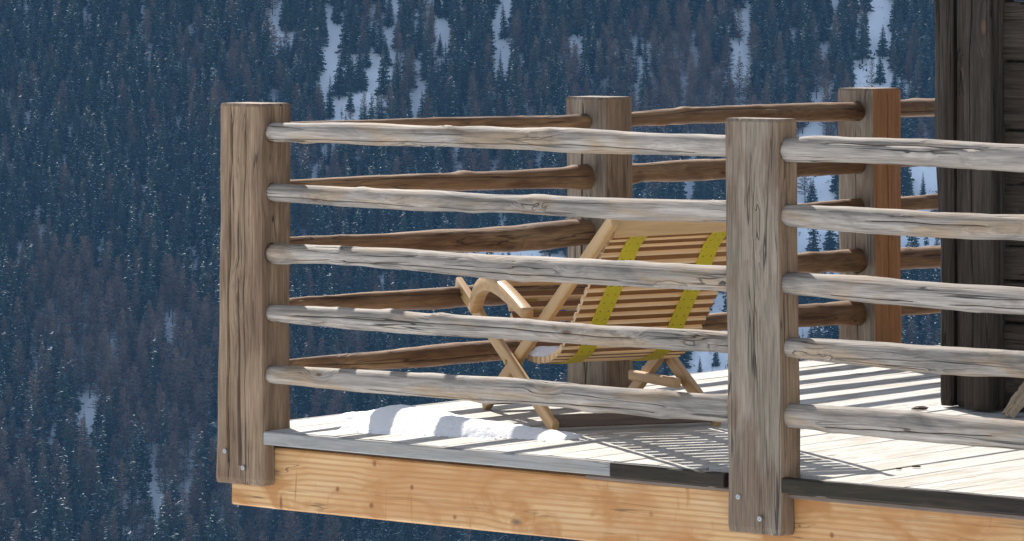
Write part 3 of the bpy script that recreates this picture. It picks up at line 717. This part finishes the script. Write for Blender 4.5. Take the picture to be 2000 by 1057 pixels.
# flared outer slab that leans outward higher up
me = post_mesh('corner_board', .04, .05, .30, 2.6, MT['cabin'], 71, rnd=.012, rough=.004)
co_ = np.empty(len(me.vertices) * 3, np.float32); me.vertices.foreach_get('co', co_); co_ = co_.reshape(-1, 3)
hh = np.clip((co_[:, 0] - .5) / 1.3, 0, 1.6); co_[:, 1] -= .052 * hh ** .8 * (1 + .12 * np.sin(co_[:, 0] * 9)) - .03
me.vertices.foreach_set('co', co_.ravel()); me.update()
obj('corner_board', me, cab, frame((-.028, .070, 0), (0, 0, 1), (1, 0, 0), (0, 1, 0)))
zb = [.004, .12, .304, .45, .568, .775, .967, 1.204, 1.407, 1.62, 1.85, 2.08, 2.33, 2.6]
for a, b in zip(zb, zb[1:]):
    me = plank_mesh('wall_log', 2.72, .12, b - a - .007, MT['cabin'], bev=.005, nx=24, rough=.0025)
    obj('wall_log', me, cab, frame((1.508 - 1.26, 2.115 - 2.03 + random.uniform(0, .008), b - .003), (1, 0, 0), (0, 1, 0), (0, 0, 1)))
    me = plank_mesh('wall_log', 3.2, .12, b - a - .007, MT['cabin'], bev=.012, nx=16, rough=.004)
    obj('wall_log', me, cab, frame((.14, 2.195 - 2.03, b - .003), (0, 1, 0), (-1, 0, 0), (0, 0, 1)))
for y_, s_ in ((-.25, 1), (3.55, -1)):
    me = plank_mesh('roof_slab', 3.4, 1.96, .08, MT['cabin'], nx=10)
    up_ = Vector((0, s_ * .9, .42)).normalized(); X = Vector((1, 0, 0)) if s_ > 0 else Vector((-1, 0, 0)); Z = X.cross(up_)
    obj('roof_slab', me, cab, frame((-.2 if s_ > 0 else 3.2, y_, 2.62 + .03), X, up_, Z))

# ------------------------------------------------------------------ lounge chair
cy = R(19)
CH = Matrix.Translation((-.097, 15.247, 0.001)) @ Matrix.Rotation(cy, 4, 'Z') @ Matrix.Diagonal((1, -1, 1, 1))
# local x = chair width (0..WD), local y = L (towards the camera / back of the chair), z up; mirrored frame avoided by using a helper
CH = Matrix.Translation((-.097, 15.247, 0.001)) @ Matrix.Rotation(cy, 4, 'Z')
chair = empty('lounge_chair', CH, 'slatted larch relax lounger with two yellow webbing straps, facing the valley', 'lounge chair')
WD = .545
def c3(v, L, h): return (v, -L, h)
def cbar(name, p, q, wd, th, **k): return bar(name, c3(*p), c3(*q), wd, th, MT['chair'], chair, **k)
for side_, v in enumerate((0.0, WD)):
    s = 1 if side_ == 0 else -1
    up = (0, 0, 1)
    vi = v + s * .013
    cbar('side_rail', (vi, -.02, .012), (vi, 1.262, .722 + (.016 if side_ else 0)), .026, .046)
    vo = v - s * .014
    cbar('leg', (vo, .775, .010), (vo, -.235, .420), .024, .048)
    # bolts
    for L_, h_ in ((.31, .19), (-.16, .385)):
        n = 10; r_ = .009; V = [(x_, r_ * math.cos(k * 6.283 / n), r_ * math.sin(k * 6.283 / n)) for x_ in (-.003, .003) for k in range(n)]
        F = [(k, (k + 1) % n, n + (k + 1) % n, n + k) for k in range(n)] + [tuple(range(n))[::-1], tuple(range(n, 2 * n))]
        obj('bolt', mesh_np('bolt', V, F, MT['brass']), chair, Matrix.Translation((vo - s * .014, -L_, h_)))
    # bent armrest
    path = np.array([(.56, .365), (.45, .397), (.34, .425), (.25, .443), (.17, .449), (.10, .440), (.045, .415), (.012, .375), (-.01, .335)])
    tt = np.linspace(0, 8, 33); pl = np.interp(tt, range(9), path[:, 0]); ph = np.interp(tt, range(9), path[:, 1])
    k5 = np.ones(5) / 5; pl = np.convolve(np.pad(pl, 2, mode='edge'), k5, 'valid'); ph = np.convolve(np.pad(ph, 2, mode='edge'), k5, 'valid')
    tg = np.stack([np.gradient(pl), np.gradient(ph)], -1); tg /= np.linalg.norm(tg, axis=1)[:, None]
    V, F = [], []; vc = v - s * .030
    th = .016 + .009 * np.sin(np.linspace(0, math.pi, 33))
    for a, b, (g0, g1), h_ in zip(pl, ph, tg, th):
        nrm_ = (-g1, g0)
        for sx, sn in ((-1, -.8), (-.8, -1), (.8, -1), (1, -.8), (1, .8), (.8, 1), (-.8, 1), (-1, .8)):
            V.append((vc + sx * .021, -(a + nrm_[0] * h_ * sn), b + nrm_[1] * h_ * sn))
    for i in range(32):
        for k in range(8): F.append((i * 8 + k, i * 8 + (k + 1) % 8, (i + 1) * 8 + (k + 1) % 8, (i + 1) * 8 + k))
    F.append(tuple(range(8))[::-1]); F.append(tuple(range(256, 264)))
    me = mesh_np('armrest', V, F, MT['chair'], smooth=False); me.polygons.foreach_set('use_smooth', [True] * len(F)); obj('armrest', me, chair)
    cbar('stretcher', (v + s * .035, .09, .112), (v + s * .035, .53, .122), .024, .034)
nrm_b = (0, 0, 1)
bar('crossbar', c3(-.01, .735, .030), c3(WD + .01, .735, .030), .045, .040, MT['batten'], chair)
bar('crossbar', c3(.01, .03, .038), c3(WD - .01, .03, .038), .040, .036, MT['batten'], chair)
cbar('top_bar', (.028, 1.215, .690), (WD - .028, 1.215, .706), .022, .062)
cbar('front_bar', (.028, .085, .452), (WD - .028, .085, .452), .022, .046)
# the slack seat: slats screwed to two webbing straps
prof = np.array([(1.185, .672), (1.135, .648), (1.089, .618), (1.027, .555), (.92, .464), (.812, .372), (.733, .300), (.66, .250), (.56, .219), (.45, .205), (.36, .208), (.29, .232), (.225, .285), (.175, .340), (.135, .390), (.105, .425)])
seg = np.hypot(*np.diff(prof, axis=0).T); cum = np.concatenate([[0], np.cumsum(seg)]); tot = cum[-1]
pitch = .0455; ns_ = int(tot / pitch)
def P_at(s): return np.interp(s, cum, prof[:, 0]), np.interp(s, cum, prof[:, 1])
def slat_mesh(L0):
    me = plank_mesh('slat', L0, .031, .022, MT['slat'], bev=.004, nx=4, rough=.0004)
    me.materials.append(MT['slat_edge_lit'])
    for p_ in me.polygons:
        if abs(p_.normal.y) > .6 or abs(p_.normal.x) > .9: p_.material_index = 1  # edges paler than the faces: lit and shaded sides painted in
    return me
sl_me = None
for i in range(ns_):
    s = .018 + i * pitch; L_, h_ = P_at(s); La, ha = P_at(s - .01); Lb, hb = P_at(s + .01)
    d = Vector((0, -(Lb - La), hb - ha)).normalized(); nn = Vector((1, 0, 0)).cross(d)
    inset = .046
    L0 = WD - 2 * inset + .016
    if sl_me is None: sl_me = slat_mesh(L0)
    k = 1 - i / ns_
    X = Vector((L0, 0, .014 * k)).normalized(); Yv = (d - X * d.dot(X)).normalized(); Zv = X.cross(Yv)
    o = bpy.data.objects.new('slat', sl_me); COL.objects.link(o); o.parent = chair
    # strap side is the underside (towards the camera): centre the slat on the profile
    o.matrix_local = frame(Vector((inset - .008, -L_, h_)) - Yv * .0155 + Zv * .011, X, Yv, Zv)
SG = 1.0
for v in (.125, .405):
    V, F = [], []; sv = np.linspace(.0, tot - .01, 70); RV, RF = [], []
    for s in sv:
        L_, h_ = P_at(s); La, ha = P_at(s - .02); Lb, hb = P_at(s + .02)
        d = np.array((-(Lb - La), hb - ha)); d /= np.linalg.norm(d)
        n2 = np.array((d[1], -d[0]))      # candidate normal in (y, z)
        off_ = SG * n2   # towards -y / down: the back of the sling
        dz = .014 * (1 - s / tot) * v / WD
        for x_ in (-.028, .028):
            for o_ in (.0122, .0152): V.append((v + x_, -L_ + off_[0] * o_, h_ + off_[1] * o_ + dz))
    for i in range(len(sv) - 1):
        a = i * 4; b = a + 4
        F += [(a, a + 1, b + 1, b), (a + 1, a + 3, b + 3, b + 1), (a + 3, a + 2, b + 2, b + 3), (a + 2, a, b, b + 2)]
    st = obj('strap', mesh_np('strap', V, F, MT['strap']), chair)
    for i in range(ns_):
        s = .018 + i * pitch; L_, h_ = P_at(s); La, ha = P_at(s - .02); Lb, hb = P_at(s + .02)
        d = np.array((-(Lb - La), hb - ha)); d /= np.linalg.norm(d); n2 = np.array((d[1], -d[0])); off_ = SG * n2
        dz = .014 * (1 - s / tot) * v / WD
        for x_ in (-.014, .014):
            b = len(RV)
            for k in range(8):
                a = k * .7854; y_ = .0032 * math.cos(a); q = .0032 * math.sin(a)
                RV.append((v + x_ + y_, -L_ + off_[0] * .0158 + d[0] * q, h_ + off_[1] * .0158 + d[1] * q + dz))
            RF.append(tuple(range(b, b + 8)))
    tag(obj('rivets', mesh_np('rivets', RV, RF, MT['rivet']), st), kind='stuff')

# ------------------------------------------------------------------ snow
def snow_patch(name, fn, x0, x1, y0, y1, st, M=None, label=None, lift=0.0):
    xs = np.arange(x0, x1, st); ys = np.arange(y0, y1, st); X, Y = np.meshgrid(xs, ys); Z = fn(X, Y)
    ok = Z > 0; idx = -np.ones(X.shape, int); V = []; F = []
    use = np.zeros(X.shape, bool); quad = ok[:-1, :-1] | ok[1:, :-1] | ok[:-1, 1:] | ok[1:, 1:]
    for di in (0, 1):
        for dj in (0, 1): use[di:di + quad.shape[0], dj:dj + quad.shape[1]] |= quad
    for i, j in zip(*np.where(use)): idx[i, j] = len(V); V.append((X[i, j], Y[i, j], max(Z[i, j], -.002) + lift))
    for i, j in zip(*np.where(quad)): F.append((idx[i, j], idx[i, j + 1], idx[i + 1, j + 1], idx[i + 1, j]))
    o = obj(name, mesh_np(name, V, F, MT['snow'], smooth=True), None, M); tag(o, label, 'snow'); return o
q1, q2, q3 = Smooth(9, 60, 201), Smooth(9, 150, 202), Smooth(8, 14, 203)
def heap(X, Y):
    # axis from the left end to the tapering right end
    a0, a1 = np.array((-.46, 14.70)), np.array((.20, 14.30)); d = a1 - a0; ln = np.linalg.norm(d); d /= ln; p = np.array((-d[1], d[0]))
    s = ((X - a0[0]) * d[0] + (Y - a0[1]) * d[1]) / ln; q = (X - a0[0]) * p[0] + (Y - a0[1]) * p[1]
    wd = .21 * np.clip(1.05 - s * .85, .05, 1) ** .7 * (1 + .10 * q3(s * .6)) 
    H = .070 * np.clip(1.12 - s, .0, 1) ** .8 * (1 + .12 * q3(s * .5 + 9, q))
    e = np.clip((s + .03) / .11, -1, 1)
    body = H * np.clip(1 - np.abs(q / wd) ** 2.1, -1, 1)
    body = np.where(s < 0.08, np.minimum(body, H * np.sign(e) * np.abs(e) ** .6), body); body = np.where(s > 1.0, -.01, body)
    t2 = .024 * (1 - ((X + .50) / .095) ** 4 - ((Y - 14.93 + .3 * (X + .5)) / .055) ** 2)
    z = np.maximum(body, t2)
    return z + np.where(z > -.005, .0009 * q1(X, Y) + .0009 * q2(X, Y), 0)
snow_patch('snow_heap', heap, -.66, .34, 14.05, 15.1, .0065, label='melting heap of white snow on the deck between corner post and lounger')
V, F = [], []; r = np.random.default_rng(77)
for _ in range(70):
    q = r.random(); x = -.52 + .74 * q + r.normal(0, .03); y = 14.56 - .30 * q + r.normal(0, .03) - .03; sz = r.uniform(.002, .007); b = len(V)
    for k in range(5): a = k * 1.2566; V.append((x + sz * math.cos(a) * r.uniform(.7, 1.4), y + sz * math.sin(a) * r.uniform(.7, 1.4), .001))
    V.append((x, y, .001 + sz * .8))
    for k in range(5): F.append((b + k, b + (k + 1) % 5, b + 5))
tag(obj('snow_crumbs', mesh_np('snow_crumbs', V, F, MT['snow'])), 'loose crumbs of snow scattered along the front of the snow heap', 'snow', kind='stuff')
q4 = Smooth(8, 40, 210)
def seat_snow(X, Y): return .030 * (1 - ((X - .10) / .070) ** 2 - ((Y + .40) / .085) ** 2) * (1 + .2 * q4(X, Y)) 
snow_patch('snow_lump', seat_snow, .0, .22, -.52, -.28, .005, M=CH @ Matrix.Translation((0, 0, .219)), label='small lump of snow left on the slatted seat of the lounger')

# ------------------------------------------------------------------ firewood scrap and crumbs
V, F = [], []; r = np.random.default_rng(5); n = 14; m_ = 9
for i in range(n):
    s = i / (n - 1)
    for k in range(m_):
        a = k * 6.283 / m_; rr = (.030 + .018 * s) * (1 + .35 * math.sin(a * 2 + 1 + s * 1.5) + .12 * r.normal()); jag = (r.uniform(-.022, .022) if i == 0 else (r.uniform(-.006, .006)))
        V.append((s * .24 + jag, rr * math.cos(a) * 1.0, rr * math.sin(a) * .45))
for i in range(n - 1):
    for k in range(m_): F.append((i * m_ + k, i * m_ + (k + 1) % m_, (i + 1) * m_ + (k + 1) % m_, (i + 1) * m_ + k))
F.append(tuple(range(m_))[::-1]); F.append(tuple(range((n - 1) * m_, n * m_)))
M, _ = along((1.683, 14.98, .012), (1.80, 15.03, .16)); tag(obj('split_firewood', mesh_np('split_firewood', V, F, MT['scrap']), None, M), 'jagged tan piece of split firewood leaning by the dark cabin wall, at the right edge', 'firewood')
for n_, (x, y, s, l) in enumerate([(1.405, 15.24, .020, 'largest brown bark crumb on the deck, left of the dark cabin post'), (1.50, 14.98, .008, 'small brown bark crumb on the deck just in front of the dark cabin post'),
                               (1.231, 13.458, .010, 'right one of two dark bark crumbs on the sunlit deck above the blackened edge'), (1.17, 13.40, .008, 'left one of two dark bark crumbs on the sunlit deck above the blackened edge'),
                               (1.62, 12.95, .012, 'brown crumb near the deck edge, furthest right')]):
    V = []; F = []; rr = np.random.default_rng(n_ + 60)
    for j, (z, k) in enumerate(((.0, 1), (.35, 1.1), (.6, .6))):
        for i in range(7): a = i * .8976; V.append((s * 1.5 * k * math.cos(a) * rr.uniform(.6, 1.2), s * .6 * k * math.sin(a) * rr.uniform(.6, 1.2), z * s))
    for j in range(2):
        for i in range(7): F.append((j * 7 + i, j * 7 + (i + 1) % 7, (j + 1) * 7 + (i + 1) % 7, (j + 1) * 7 + i))
    F.append(tuple(range(14, 21)))
    tag(obj('bark_crumb', mesh_np('bark_crumb', V, F, MT['bark']), None, Matrix.Translation((x, y, .0015))), l, 'bark', 'bark crumbs on the deck')
